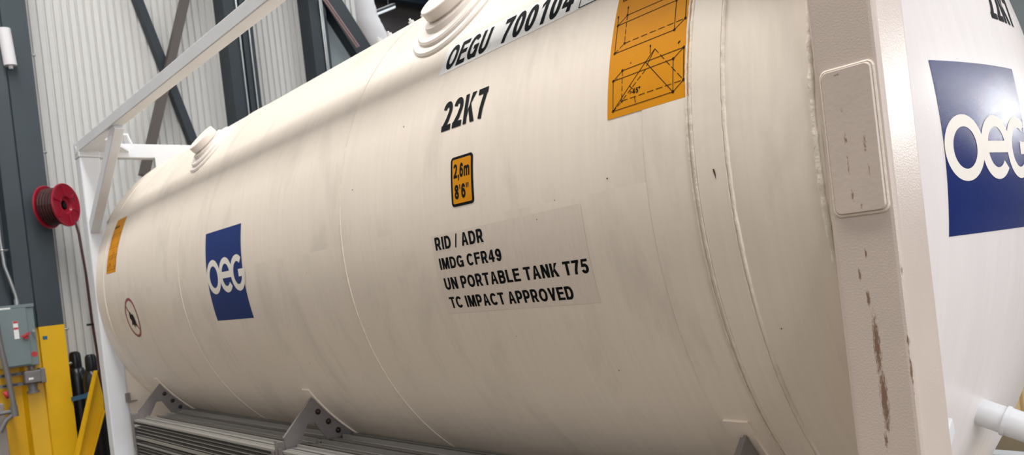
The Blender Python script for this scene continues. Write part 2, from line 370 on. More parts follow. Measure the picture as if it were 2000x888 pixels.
def glyph(ch):
    """returns (advance width, curves, slabs): curves are centre lines, slabs are finished polygons; cap height 1"""
    t = FT; h = t/2; C_ = []; B = []
    def bar(x0, y0, x1, y1): B.append([(x0, y0), (x1, y0), (x1, y1), (x0, y1)])
    def dg(xa, ya, xb, yb, k=1.0):
        hh = k*t/2*math.hypot(xb-xa, yb-ya)/abs(yb-ya); B.append([(xa-hh, ya), (xa+hh, ya), (xb+hh, yb), (xb-hh, yb)])
    W = .66
    if ch == ' ': return .30, C_, B
    if ch in 'O0':
        W = .76 if ch == 'O' else .58; C_.append(_arc(W/2, .5, W/2-h, .51-h, 0, 360, 40))
    elif ch in 'CG':
        W = .74; C_.append(_arc(W/2, .5, W/2-h, .51-h, 38, 322 if ch == 'C' else 340, 36))
        if ch == 'G': bar(W/2+.02, .38, W, .38+t*.85); bar(W-t, .0, W, .5)
    elif ch in 'EF':
        W = .60; bar(0, 0, t, 1); bar(t, 1-t*.9, W, 1); bar(t, .44, W-.04, .44+t*.9)
        if ch == 'E': bar(t, 0, W+.02, t*.9)
    elif ch == 'L': W = .56; bar(0, 0, t, 1); bar(t, 0, W, t*.9)
    elif ch == 'T': W = .62; bar(0, 1-t*.9, W, 1); bar(W/2-h, 0, W/2+h, 1-t*.9)
    elif ch == 'I': W = t; bar(0, 0, t, 1)
    elif ch == 'N': W = .66; bar(0, 0, t, 1); bar(W-t, 0, W, 1); B.append([(0, 1), (t*1.1, 1), (W, 0), (W-t*1.1, 0)])
    elif ch == 'M': W = .80; bar(0, 0, t*.95, 1); bar(W-t*.95, 0, W, 1); B.append([(0, 1), (t*1.3, 1), (W/2+h*.8, 0), (W/2-h*.8, 0)]); B.append([(W-t*1.3, 1), (W, 1), (W/2+h*.8, 0), (W/2-h*.8, 0)])
    elif ch == 'K': W = .68; bar(0, 0, t, 1); B.append([(W-t*1.35, 1), (W-.02, 1), (t, .42), (t, .20)]); B.append([(W-t*1.2, 0), (W, 0), (.38, .66), (.25, .50)])
    elif ch == 'A': W = .70; B.append([(0, 0), (t*1.05, 0), (W/2+h*.2, 1), (W/2-h, 1)]); B.append([(W-t*1.05, 0), (W, 0), (W/2+h, 1), (W/2-h*.2, 1)]); bar(.16, .24, W-.16, .24+t*.85)
    elif ch == 'V': W = .68; B.append([(0, 1), (t*1.05, 1), (W/2+h, 0), (W/2-h, 0)]); B.append([(W-t*1.05, 1), (W, 1), (W/2+h, 0), (W/2-h, 0)])
    elif ch == 'U': W = .66; C_.append([(h, 1), (h, .4)]+_arc(W/2, .36, W/2-h, .37-h, 180, 360, 20)+[(W-h, .4), (W-h, 1)])
    elif ch == 'D': W = .68; bar(0, 0, t, 1); C_.append([(h, h*.95), (.28, h*.95)]+_arc(.30, .5, W-.30-h, .5-h*.95, -90, 90, 20)+[(.28, 1-h*.95), (h, 1-h*.95)])
    elif ch in 'PR':
        W = .62; bar(0, 0, t, 1); C_.append([(h, .42), (.32, .42)]+_arc(.34, .67, W-.34-h, .25, -90, 90, 14)+[(.32, .92), (h, .92)])
        if ch == 'R': W = .66; B.append([(.28, .42), (.46, .42), (W, 0), (W-t*1.15, 0)])
    elif ch == 'B':
        W = .64; bar(0, 0, t, 1); C_.append([(h, .53), (.32, .53)]+_arc(.34, .725, .18, .195, -90, 90, 12)+[(.32, .92), (h, .92)]); C_.append([(h, .08), (.32, .08)]+_arc(.34, .305, W-.34-h, .225, -90, 90, 12)+[(.32, .53), (h, .53)])
    elif ch == '2':
        W = .58; C_.append(_arc(W/2, .70, W/2-h, .30-h+.01, 170, -22, 20, 2.2)+[(.34, .36), (.13, .12)]); bar(0, 0, W, t*.95); B.append([(0, .0), (.12, 0), (.27, .22), (.09, .22)])
    elif ch == '1': W = .50; bar(.20, 0, .20+t, 1); B.append([(.20, 1), (.20, .80), (.02, .68), (.02, .84)])
    elif ch == '4': W = .60; bar(W-t-.10, 0, W-.10, 1); bar(0, .22, W, .22+t*.85); B.append([(0, .22+t*.85), (.0, .24), (.14, .30), (W-t-.10+.04, .86), (W-.14, 1), (W-t-.10, 1)])
    elif ch == '5': W = .58; bar(.10, 1-t*.9, W-.03, 1); B.append([(.08, 1), (.22, 1), (.17, .46), (.03, .46)]); C_.append(_arc(W/2-.01, .335, W/2-h, .335-h+.01, 135, -160, 24, 2.05))
    elif ch == '6': W = .58; C_.append(_arc(W/2, .33, W/2-h, .33-h+.01, 0, 360, 28, 2.05)); C_.append([(h, .33), (h, .50)]+_arc(W/2+.01, .56, W/2-h, .45-h, 178, 30, 16, 2.05))
    elif ch == '9': W = .58; C_.append(_arc(W/2, .67, W/2-h, .33-h+.01, 0, 360, 28, 2.05)); C_.append([(W-h, .67), (W-h, .50)]+_arc(W/2-.01, .44, W/2-h, .45-h, -2, -150, 16, 2.05))
    elif ch == '7': W = .56; bar(0, 1-t*.95, W, 1); C_.append([(W-h*1.1, .90), (W*.62, .60), (W*.46, .32), (W*.38, 0)])
    elif ch == '8': W = .58; C_.append(_arc(W/2, .275, W/2-h, .285-h, 0, 360, 24, 2.05)); C_.append(_arc(W/2, .745, W/2-h-.02, .265-h, 0, 360, 24, 2.05))
    elif ch == 'm': W = .86; bar(0, 0, t*.9, .72); C_.append([(h, .45)]+_arc(.26, .48, .17, .16, 180, 0, 12)+[(.43, .45), (.43, 0)]); C_.append([(.43, .45)]+_arc(.61, .48, .17, .16, 180, 0, 12)+[(.78, .45), (.78, 0)])
    elif ch == ',': W = .17; bar(0, 0, t, t); B.append([(t*.4, 0), (t, 0), (t*.7, -.2), (.0, -.2)])
    elif ch == "'": W = .13; B.append([(0, 1), (.13, 1), (.11, .66), (.02, .66)])
    elif ch == '"': W = .34; B.append([(0, 1), (.13, 1), (.11, .66), (.02, .66)]); B.append([(.21, 1), (.34, 1), (.32, .66), (.23, .66)])
    elif ch == '/': W = .34; dg(.05, -.02, .29, 1.02, .6)
    elif ch == '>': W = .5; B.append([(0, .8), (0, .65), (.5, .42), (.5, .53)]); B.append([(0, .15), (0, .3), (.5, .53), (.5, .42)])
    elif ch == '°': W = .28; C_.append(_arc(.14, .86, .09, .1, 0, 360, 12, 2))
    elif ch == '(': W = .25; C_.append(_arc(.3, .5, .22, .62, 120, 240, 10, 2))
    elif ch == ')': W = .25; C_.append(_arc(-.05, .5, .22, .62, 60, -60, 10, 2))
    return W, C_, B
def text(m, s, u0, v0, width, height, mi, z, bold=.0, slope=0, space=.115):
    """grotesque lettering: cap height -> height, whole line stretched to width, lower-left at (u0,v0)"""
    x = 0; items = []
    for ch in s:
        W, cs, bs = glyph(ch); items.append((x, cs, bs)); x += W+(0 if ch == ' ' else space)
    x -= space; kx = width/x
    def P(px, py): return (u0+px*kx, v0+py*height+slope*px*kx, z)
    for x0, cs, bs in items:
        for b in bs: m.face([P(x0+p[0], p[1]) for p in b], mi)
        for c in cs:
            c = [Vector(p) for p in c]; closed = (c[0]-c[-1]).length < 1e-5; n = len(c); L_, R2 = [], []
            for i, p in enumerate(c):
                if closed: d1 = p-c[(i-1) % (n-1)]; d2 = c[(i+1) % (n-1)]-p
                else: d1 = p-c[i-1] if i else c[1]-p; d2 = c[i+1]-p if i < n-1 else d1
                d1 = d1.normalized(); d2 = d2.normalized(); d = (d1+d2).normalized(); nn = Vector((-d.y, d.x)); k = min(1/max(nn.dot(Vector((-d1.y, d1.x))), .5), 1.5)
                L_.append(p+nn*FT/2*k); R2.append(p-nn*FT/2*k)
            for i in range(n-1):
                m.face([P(x0+q.x, q.y) for q in (R2[i], R2[i+1], L_[i+1], L_[i])], mi)
def wrap(m, name, mats, fn, parent, step=.02, both=False):
    bm = m.bm
    bmesh.ops.triangulate(bm, faces=[f for f in bm.faces if len(f.verts) > 4])
    for ax in ((1, 0) if both else (1,)):
        lo = min(v.co[ax] for v in bm.verts); hi = max(v.co[ax] for v in bm.verts)
        q = math.floor(lo/step)*step+step
        no = (0, 1, 0) if ax else (1, 0, 0)
        while q < hi:
            co = (0, q, 0) if ax else (q, 0, 0)
            bmesh.ops.bisect_plane(bm, geom=bm.verts[:]+bm.edges[:]+bm.faces[:], plane_co=co, plane_no=no, dist=1e-6); q += step
    for v in bm.verts: v.co = fn(v.co.x, v.co.y, v.co.z)
    bmesh.ops.recalc_face_normals(bm, faces=bm.faces[:])
    for f in bm.faces:
        f.smooth = True
    o = m.build(name, mats, parent, recalc=False, sharp=False)
    return o
def oncyl(u, v, z): return cyl(u, v*DEG, z)      # u = x, v = arc metres
def onhead(u, v, z):                              # u = y, v = z world
    r2 = (u-YC)**2+(v-ZC)**2; c = Vector((X0-RC, YC, ZC)); p = Vector((X0-RC+math.sqrt(RC*RC-r2), u, v)); return c+(p-c).normalized()*(RC+z)
A = lambda th: R_(th)*R                            # degrees -> arc metres

def logo(u0, v0, sz, fn, parent):
    m = MB(); z0, z1 = .0012, .0020
    # white letters first, blue ground kept as a plain square below them
    m.face([(u0, v0, z0), (u0+sz, v0, z0), (u0+sz, v0+sz, z0), (u0, v0+sz, z0)], 0)
    def P(u, v): return (u0+u*sz, v0+v*sz)
    cyv = .495
    # o
    c = P(.195, cyv); ring(m, c[0], c[1], (.195*sz, .192*sz), (.117*sz, .122*sz), 0, 360, 1, z1)
    # e : ring open at lower right, with a bar
    c = P(.545, cyv); ring(m, c[0], c[1], (.185*sz, .192*sz), (.108*sz, .122*sz), 2, 318, 1, z1)
    poly_tri(m, [P(.42, .462), P(.728, .462), P(.730, .532), P(.42, .532)], 1, z1)
    # G : ring open at upper right, bar to the edge
    c = P(.865, cyv); ring(m, c[0], c[1], (.185*sz, .192*sz), (.108*sz, .122*sz), 52, 352, 1, z1)
    poly_tri(m, [P(.885, .452), P(1.050, .452), P(1.050, .530), P(.885, .530)], 1, z1)
    o = wrap(m, 'logo_panel', [BLUEG if fn is onhead else BLUE, LOGOW], fn, parent, .02, True)
    return o
lg = logo(-3.63, A(-12.7), .478, oncyl, shell); lg['label'] = 'blue square logo with white letters on the tank side'
lg = logo(.690, 1.172, .474, onhead, hd); lg['label'] = 'blue square logo with white letters on the dished end'

# 22K7
m = MB(); text(m, '22K7', -1.475, A(15.45), .236, A(5.1), 0, .0014, .05); wrap(m, 'size_type_lettering', BLACK, oncyl, shell)
m = MB(); text(m, '22K7', 1.13, 1.805, .24, .10, 0, .0014, .05); wrap(m, 'size_type_lettering', BLACK, onhead, hd, both=True)
# container number sticker, tilted very slightly
m = MB()
sl = .022
def Pn(u, dv): return (-1.562+u, A(27.0)+dv+sl*u)
m.face([(*Pn(0, 0), .0008), (*Pn(.83, 0), .0008), (*Pn(.83, .128), .0008), (*Pn(0, .128), .0008)], 0)
b0 = Pn(.025, .012)
text(m, 'OEGU', b0[0], b0[1], .232, .103, 1, .0016, .05, sl)
b0 = Pn(.322, .012); text(m, '700', b0[0], b0[1], .162, .103, 1, .0016, .05, sl)
b0 = Pn(.498, .012); text(m, '104', b0[0], b0[1], .152, .103, 1, .0016, .05, sl)
b0 = Pn(.700, .016); text(m, '6', b0[0], b0[1], .055, .095, 1, .0016, .05, sl)
for a, b in (((.682, .004), (.775, .004)), ((.775, .004), (.775, .124)), ((.775, .124), (.682, .124)), ((.682, .124), (.682, .004))):
    stroke(m, Pn(*a), Pn(*b), .0035, 1, .0016)
wrap(m, 'container_number_sticker', [STK, BLACK], oncyl, shell)
# 2,6m / 8'6" plate
m = MB()
u0, v0, u1, v1 = -1.408, A(2.35), -1.290, A(10.35)
m.face([(a, b, .0010) for a, b in rrect(u0, v0, u1, v1, .014)], 0)
m.face([(a, b, .0016) for a, b in rrect(u0+.010, v0+.009, u1-.010, v1-.009, .006)], 1)
text(m, '2,6m', u0+.017, v0+.093, .083, .046, 0, .0022, .045)
text(m, '8\'6"', u0+.020, v0+.024, .074, .046, 0, .0022, .045)
wrap(m, 'height_plate', [BLACK, YEL], oncyl, shell)
# approvals sticker
m = MB()
m.face([(-1.545, A(-14.9), .0006), (-.835, A(-14.75), .0006), (-.835, A(-.97), .0006), (-1.545, A(-1.57), .0006)], 0)
for t, u, b, w_, h in (('RID / ADR', -1.527, -4.02, .259, 2.1), ('IMDG CFR49', -1.522, -7.30, .325, 1.9),
                       ('UN PORTABLE TANK T75', -1.519, -10.75, .673, 2.0), ('TC IMPACT APPROVED', -1.518, -13.95, .588, 1.95)):
    text(m, t, u, A(b), w_, A(h), 1, .0014, .055, .010 if t[0] != 'T' else 0)
wrap(m, 'approvals_sticker', [CLR, BLACK], oncyl, shell)
# yellow lifting instruction decals
UPX = dict(A=(-0.7016, 21.8), B=(-0.6717, 22.86), C=(-0.5085, 21.99), D=(-.4790, 23.0), E=(-0.6998, 17.74), F=(-0.6686, 18.72), G=(-0.5054, 17.93), H=(-0.4742, 18.95))
LOX = dict(A=(-0.6978, 13.91), B=(-0.6677, 14.94), C=(-0.5031, 14.15), D=(-0.4724, 15.16), E=(-0.6962, 9.86), F=(-0.6663, 10.87), G=(-0.5023, 10.01), H=(-0.471, 11.1), p=(-0.591, 15.0), q=(-0.5631, 16.34))
def diagram(du, dv, ulo, uhi, vlo, vhi):
    m = MB()
    m.face([(ulo, A(vlo), .001), (uhi, A(vlo), .001), (uhi, A(vhi), .001), (ulo, A(vhi), .001)], 0)
    Q = lambda p: (p[0]+du, A(p[1]+dv))
    lw = .0018; z = .0017
    def line(a, b, dash=0):
        a, b = Vector(Q(a)), Vector(Q(b))
        if not dash: stroke(m, a, b, lw, 1, z); return
        n = dash
        for i in range(n): stroke(m, a.lerp(b, i/n), a.lerp(b, (i+.72)/n), lw, 1, z)
    def dot(p):
        c = Q(p); ring(m, c[0], c[1], (.0038, .0038), (.0016, .0016), 0, 360, 1, z+.0002, 12)
    for D in (UPX, LOX):
        for s in ('AB', 'AC', 'BD', 'CD', 'AE', 'CG', 'DH', 'EG', 'GH'): line(D[s[0]], D[s[1]])
        line(D['E'], D['F'], 2); line(D['F'], D['H'], 7); line(D['B'], D['F'], 4)
        for k in 'ABCDEFGH': dot(D[k])
    for a, b in (((-0.7016, 21.8), (-0.7054, 23.3)), ((-0.6717, 22.86), (-0.6742, 24.2)), ((-.5085, 21.99), (-.5110, 23.4)), ((-.479, 23.0), (-.4815, 24.4)), ((-0.5773, 15.9), (-0.5788, 17.1))):
        line(a, b); stroke(m, Q((a[0]*.25+b[0]*.75, a[1]*.25+b[1]*.75)), Q(b), .0042, 1, z)
    Lx = LOX; line(Lx['p'], Lx['E']); line(Lx['p'], Lx['G']); line(Lx['p'], Lx['q']); line(Lx['q'], Lx['H'], 5)
    line((Lx['q'][0], Lx['q'][1]), (Lx['p'][0]+.004, Lx['p'][1]-.6)); line((Lx['p'][0]+.002, Lx['p'][1]-1.0), Lx['F'], 5)
    c = Q((-.640, 11.35)); text(m, '>45°', c[0], c[1], .034, .014, 1, z, .02)
    line((-.642, 12.6), (-.630, 12.0)); line((-.623, 10.9), (-.621, 10.1))
    line((-.489, 15.9), (-.484, 16.2)); stroke(m, Q((-.4905, 15.9)), Q((-.4865, 16.15)), .004, 1, z)
    c = Q((-.6985, 25.35)); text(m, '(EN 12079)', c[0], c[1], .115, .017, 1, z, .03)
    return m
m = diagram(0, 0, -.716, -.4575, 8.95, 28.6); wrap(m, 'lifting_decal', [YEL, BLACK], oncyl, shell)
m = diagram(-4.91, -1.4, -5.622, -5.388, 7.45, 27.6); wrap(m, 'lifting_decal', [YEL, BLACK], oncyl, shell)
# no stepping sign
m = MB(); c0 = (-5.135, A(-9.2))
ring(m, c0[0], c0[1], (.135, .140), (.116, .121), 0, 360, 0, .0014, 64)
stroke(m, (c0[0]-.088, c0[1]+.088), (c0[0]+.088, c0[1]-.088), .016, 0, .0012)
blob = [(-.045, .035), (-.02, .045), (-.005, .02), (.02, .03), (.045, .01), (.06, -.03), (.05, -.065), (.02, -.05), (.01, -.075), (-.015, -.045), (-.055, -.055), (-.03, -.02), (-.06, 0)]
m.face([(c0[0]+a*.9, c0[1]+b, .0018) for a, b in blob], 1)
wrap(m, 'prohibition_sign', [RED, BLACK], oncyl, shell)['label'] = 'red ring prohibition sign with a dark figure'

# ---- nozzles on top
def nozzle(x, th, sc, small=False):
    t = R_(th); nrm = Vector((0, -math.cos(t), math.sin(t))); xa = Vector((1, 0, 0)); ya = nrm.cross(xa)
    o = Vector((x, YC, ZC))+nrm*R
    m4 = Matrix(((xa.x, ya.x, nrm.x, o.x), (xa.y, ya.y, nrm.y, o.y), (xa.z, ya.z, nrm.z, o.z), (0, 0, 0, 1)))
    m = MB()
    def saddle(rin, rout, th0, th1):  # ring plates that follow the shell
        n = 64; prev = None
        prof = [(rin, th1), (rout-.008, th1), (rout, th1-.006), (rout+.001, th0)]
        rg = []
        for r, h in prof:
            rg.append([m.bm.verts.new(cyl(x+r*math.cos(2*PI*k/n), th+r*math.sin(2*PI*k/n)*DEG, h)) for k in range(n)])
        for i in range(len(rg)-1):
            for k in range(n):
                f = m.bm.faces.new((rg[i][k], rg[i][(k+1) % n], rg[i+1][(k+1) % n], rg[i+1][k])); f.smooth = True
    saddle(.05*sc, .228*sc, -.002, .012); saddle(.05*sc, .188*sc, .010, .026)
    m.build('reinforcing_pad', NOZ, T)
    m = MB()
    m.lathe([(.150*sc, .0), (.135*sc, .035), (.100*sc, .040), (.100*sc, .046), (.110*sc, .047), (.112*sc, .050), (.112*sc, .084), (.109*sc, .087), (.0, .088)], m4, 64)
    m.build('nozzle', NOZ, T)
nozzle(-1.675, 44.8, 1.0)
nozzle(-4.16, 43.0, .86)
# ring of small lifting lugs and bolts on the ridge
for (x, t) in ((-2.62, 61.2), (-2.53, 61.2), (-2.34, 61.2), (-2.24, 61.2)):
    m = MB(); m4 = Matrix.Translation(cyl(x, t, 0)) @ Matrix.Rotation(-R_(90-t)*-1, 4, 'X')
    m.lathe([(.014, -.01), (.014, .012), (.006, .012), (.006, .022), (0, .023)], m4, 10); m.build('stud', WHITE, T)

# ---- frame
WS, WE, H = .136, .145, 2.591
def post(x0, x1, y0, y1, mt=None):
    m = MB(); m.box((x0, y0, .118), (x1, y1, H-.118), None, .012)
    o = m.build('corner_post', mt or POST, T)
    for z0, z1 in ((0, .118), (H-.118, H)):
        m = MB(); m.box((x0-.004, y0-.002, z0), (x1+.004, y1+.002, z1), None, .008)
        m.lathe([(.035, 0), (.03, .004), (.0001, .004)], Matrix.Translation(((x0+x1)/2, y0-.0025, (z0+z1)/2)) @ Matrix.Rotation(PI/2, 4, 'X'), 20)
        m.build('corner_casting', WHITE, o)
    return o
pn = post(-WS, 0, 0, WE); pf = post(-L, -L+WS, 0, WE, WHITE); post(-WS, 0, 2.438-WE, 2.438); post(-L, -L+WS, 2.438-WE, 2.438, WHITE)
# raised plate welded on the near post
m = MB()
pl = rrect(-.1175, 1.249, -.0150, 1.541, .012, 5)
A0 = [m.bm.verts.new((a, .001, b)) for a, b in pl]; A1 = [m.bm.verts.new((a, -.005, b)) for a, b in pl]
sc_ = [(-.06625+(a+.06625)*.955, 1.395+(b-1.395)*.985) for a, b in pl]; A2 = [m.bm.verts.new((a, -.0085, b)) for a, b in sc_]
n_ = len(pl)
for q in (A0, A1), (A1, A2):
    for i in range(n_): m.bm.faces.new((q[0][i], q[0][(i+1) % n_], q[1][(i+1) % n_], q[1][i]))
m.bm.faces.new(A2)
m.build('welded_plate', PAD, pn)
m = MB(); pts = [(a, -.0015, b) for a, b in rrect(-.1195, 1.247, -.0130, 1.543, .013, 5)]
m.tube([Vector(p)+Vector((.0008*noise.noise(Vector((i*1.3, 0, 0))), 0, .0008*noise.noise(Vector((0, i*1.3, 0))))) for i, p in enumerate(pts)]+[pts[0]], .0032, 6)
m.build('weld_seam', BEAD, pn)
# rails
RH = .0764
for y0 in (0.0, 2.438-.075):
    m = MB(); m.box((-L+.12, y0, H-RH), (-.12, y0+.075, H), None, .005); m.build('top_side_rail', WHITE, T)
    m = MB(); m.box((-L+.12, y0, .02), (-.12, y0+.09, .14), None, .006); m.build('bottom_side_rail', WHITE, T)
for x0 in (-.11, -L+.01):
    m = MB(); m.box((x0, WE, H-.115), (x0+.10, 2.438-WE, H-.005), None, .006); m.build('top_end_beam', WHITE, T)
    m = MB(); m.box((x0, WE, .02), (x0+.10, 2.438-WE, .16), None, .006); m.build('bottom_end_beam', WHITE, T)
# diagonal knee braces post - rail
for a, b in (((-5.93, .045, 1.92), (-5.02, .045, 2.525)), ((-.10, .045, 1.92), (-1.02, .045, 2.525))):
    m = MB(); m.bar(a, b, .065, .085, (0, 0, 1), .005); m.build('knee_brace', WHITE, T)
# horizontal corner plates and small lug at the far top
m = MB(); m.prism([(-L+.10, .07), (-L+.10, .36), (-L+.14, .36), (-5.50, .11), (-5.50, .07)], H-.075, H-.060, 2); m.build('corner_gusset', WHITE, T)
m = MB(); m.prism([(-.11, .07), (-.11, .62), (-.16, .62), (-.72, .13), (-.72, .07)], H-.075, H-.060, 2); m.build('corner_gusset', WHITE, T)
m = MB(); m.box((-5.955, .56, H-.24), (-5.945, 1.9, H-.10)); m.build('beam_web', WHITE, T)
m = MB(); m.prism([(.10, 1.05), (.10, .58), (.18, .46), (.30, .36), (1.0, .36), (1.0, .60), (.45, .90)], -5.945, -5.933, 0); m.build('saddle_plate', SHELL, T)
m = MB(); m.tube([(-L+.10, .30, H-.02), (-L+.10, .30, H+.07), (-L+.10, .37, H+.07), (-L+.10, .40, H-.02)], .012, 8); m.build('lifting_lug', WHITE, T)
# saddle plate joining far post and tank, small clips
m = MB(); m.box((-L+WS, .12, .575), (-L+WS+.012, .155, .64)); m.box((-L+WS, .12, .572), (-L+WS+.06, .19, .578)); m.build('cable_clip', BRKT, T)
# pipe branch under the near head
m = MB()
c0 = Vector((-.27, 1.02, .64)); d = Vector((.93, .10, -.36)).normalized()
m.tube([c0, c0+d*.10], .041, 24); m.tube([c0+d*.095, c0+d*.106], [.046, .046], 24); m.tube([c0+d*.10, c0+d*.26], .043, 24)
m.build('drain_pipe', WHITE, T)
m = MB(); m.bar((-.14, .10, .44), (-.22, .70, .66), .04, .05, (0, 0, 1), .006); m.build('head_brace', WHITE, T)

# ---- vaporiser: racks of aluminium finned tubes under the near side
def rack(x0, x1):
    r = empty('finned_tube_rack'); r.parent = T
    for j, ztop in enumerate((.495, .335, .175)):
        # outer comb-shaped extrusion
        m = MB()
        m.box((x0, .006, ztop-.004), (x1, .095, ztop)); m.box((x0, .058, ztop-.125), (x1, .062, ztop))
        for k in range(1, 6):
            z = ztop-.004-.0235*k; m.box((x0, .006, z-.003), (x1, .060, z))
        m.box((x0, .002, ztop-.128), (x1, .006, ztop-.108))
        m.box((x0, .002, ztop-.010), (x1, .006, ztop+.002)); m.box((x0, .090, ztop-.012), (x1, .100, ztop+.012)); m.box((x0, .034, ztop), (x1, .038, ztop+.004)); m.box((x0, .062, ztop), (x1, .066, ztop+.004))
        m.build('finned_tube', ALU, r)
        for k, y in enumerate((.165, .285, .405, .525)):
            m = MB(); zc = ztop-.055
            m.tube([(x0, y, zc), (x1, y, zc)], .016, 12)
            for a in range(8):
                an = a*PI/4; c, s = math.cos(an), math.sin(an)
                rr = .054 if a % 2 == 0 else .060
                m4 = Matrix.Translation((0, y, zc)) @ Matrix.Rotation(an, 4, 'X')
                m.box((x0, 0, -.002), (x1, rr, .002), m4)
                m.box((x0, rr-.003, -.010), (x1, rr, .010), m4)
            m.build('finned_tube', ALU, r)
    for k, y in enumerate((.225, .345, .465)):
        m = MB(); m.box((x0, y-.055, .478), (x1, y-.003, .482)); m.box((x0, y-.006, .450), (x1, y+.005, .503)); m.build('finned_tube', ALU, r)
    m = MB()
    m.box((x0-.006, .0, .02), (x0, .55, .440)); m.box((x0-.006, -.004, .02), (x0+.030, .0, .510))
    m.build('rack_frame', BRKT, r)
    m = MB(); m.box((x1, .0, .02), (x1+.006, .55, .440)); m.box((x1-.03, -.004, .02), (x1+.006, .0, .490)); m.build('rack_frame', BRKT, r)
    return r
rack(-5.345, -3.015); rack(-2.955, -.60)
def bracket(x):
    t0, t1 = -35.2, -51
    arc = [cyl(0, t0+(t1-t0)*i/10, -.0+.012)[1:] for i in range(11)]
    out = [(.046, .475), (.046, .546)] + [tuple(a) for a in arc] + [(.372, .486), (.272, .492), (.213, .588), (.176, .590), (.112, .480)]
    # solid plate
    m = MB(); m.prism(out, x-.010, x, 0)
    # small rim flange on the outer edge
    m.bar((x-.008, .045, .546), (x-.008, arc[0][0]-.003, arc[0][1]-.006), .003, .018, (1, 0, 0))
    b = m.build('support_bracket', BRKT, T)
    m = MB()
    prev = None
    for i in range(13):
        t = -33.0+(-52+33.0)*i/12
        cur = [cyl(x-.055, t, .001), cyl(x+.020, t, .001), cyl(x+.020, t, .009), cyl(x-.055, t, .009)]
        vs = [m.bm.verts.new(p) for p in cur]
        if prev:
            for k in range(4): m.bm.faces.new((prev[k], prev[(k+1) % 4], vs[(k+1) % 4], vs[k]))
        else: m.bm.faces.new(vs)
        prev = vs
    m.bm.faces.new(prev)
    m.build('curved_pad', SHELL, b)
    for (y, z) in ((.237, .637), (.288, .578), (.336, .523)):
        m = MB(); m4 = Matrix.Translation((x, y, z)) @ Matrix.Rotation(PI/2, 4, 'Y')
        m.lathe([(.015, 0), (.015, .003), (.0105, .003), (.0105, .012), (.007, .016), (0, .0165)], m4, 12); m.build('bolt', BOLT, b)
    m = MB(); m.box((x-.004, -.006, .30), (x+.012, .0, .545)); m.box((x-.012, .0, .46), (x-.006, .07, .53)); m.build('clamp_strip', BRKT, b)
for x in (-5.352, -2.99, -.53): bracket(x)

# support blocks under the container corners (rest on the floor)
for i, (x, y, wh) in enumerate(((-.25, .2, 'near front'), (-.25, 2.24, 'near rear'), (-L+.25, .2, 'far front'), (-L+.25, 2.24, 'far rear'))):
    m = MB(); m.box((x-.22, y-.19, FZ), (x+.22, y+.19, .0), None, .01)
    tag(m.build('timber_block', WOOD), 'pale timber block on the floor under the %s corner of the tank frame' % wh, 'block', 'timber blocks under the tank frame')

# ------------------------------------------------------------------ BACKGROUND at the end wall
# main column with yellow lower part (profile seen in plan: recessed web, sloping return, front flange)
c = empty('steel_column', (-8.4, 0, FZ)); tag(c, 'dark blue-grey steel column beside the red hose reel, lower part painted yellow', 'column')
prof = [(-8.59, -.95), (-8.42, -.95), (-8.42, -.16), (-8.33, -.13), (-8.30, .01), (-8.27, .02), (-8.27, .245), (-8.29, .245), (-8.29, .20), (-8.59, .20)]
m = MB(); m.prism(prof, 1.23, 8.9, 2); local(m.build('upper_shaft', STEEL, c), c)
m = MB(); m.prism(prof, FZ, 1.23, 2); local(m.build('lower_shaft', YPAINT, c), c)
m = MB(); m.box((-8.27, .045, 1.10), (-8.267, .085, 1.135)); local(m.build('blue_tag', BLUES, c), c)
for (y, z) in ((.245, 3.95), (.245, 2.97), (.245, .83), (.25, 1.18)):
    m = MB(); m.tube([(-8.28, y-.01, z), (-8.28, y+.035, z)], .008, 8); m.tube([(-8.28, y+.012, z), (-8.28, y+.024, z)], .018, 8); local(m.build('bolt', GALV, c), c)
# second column
def column(y0, y1, x, label, mt=DARK):
    c = empty('steel_column', (x, (y0+y1)/2, FZ)); tag(c, label, 'column')
    m = MB(); m.prism([(x-.28, y0), (x, y0), (x, y0+.14), (x-.03, y0+.14), (x-.03, y0+.20), (x-.005, y0+.20), (x-.005, y1), (x-.28, y1)], FZ, 8.9, 2)
    local(m.build('shaft', mt, c), c)
    m = MB(); m.tube([(x+.014, y0+.155, FZ), (x+.015, y0+.155, 8.8)], .012, 8); m.tube([(x+.012, y1-.06, FZ), (x+.012, y1-.06, 8.8)], .012, 8)
    local(m.build('thin_conduit', GALV, c), c)
column(2.30, 2.64, -8.3, 'dark steel column with two thin conduits behind the middle of the white top rail')
column(3.42, 3.66, -8.3, 'dark steel column left of the white duct')
# wall bracing
def brace(a, b, mt, label, wdt=.09, hgt=.10):
    m = MB(); m.bar(a, b, wdt, hgt, (1, 0, 0)); m.bar(Vector(a)+Vector((.05, 0, 0)), Vector(b)+Vector((.05, 0, 0)), wdt, .012, (1, 0, 0))
    return tag(m.build('wall_brace', mt), label, 'brace')
brace((-8.50, .62, 7.6), (-8.50, 2.42, 1.0), DARK, 'dark green-black diagonal brace on the pale wall, running down to the right')
brace((-8.42, 2.50, 6.6), (-8.42, 1.22, 2.75), STEEL2, 'brown-grey diagonal brace on the pale wall, running down to the left')
brace((-8.35, 2.75, 6.6), (-8.35, 5.1, 2.9), DARK, 'dark diagonal brace crossing in front of the white duct', .26, .16)
brace((-8.20, 3.30, 5.36), (-8.20, 4.00, 4.39), RUST, 'thin pinkish diagonal angle bar beside the dark far brace', .018, .02)
m = MB(); m.box((-8.50, 3.66, FZ), (-8.46, 4.14, 4.9)); tag(m.build('wall_panel', mat('blue_grey_panel', (150, 162, 168), .5)), 'pale blue-grey panel between the dark column and the diagonal brace', 'panel')
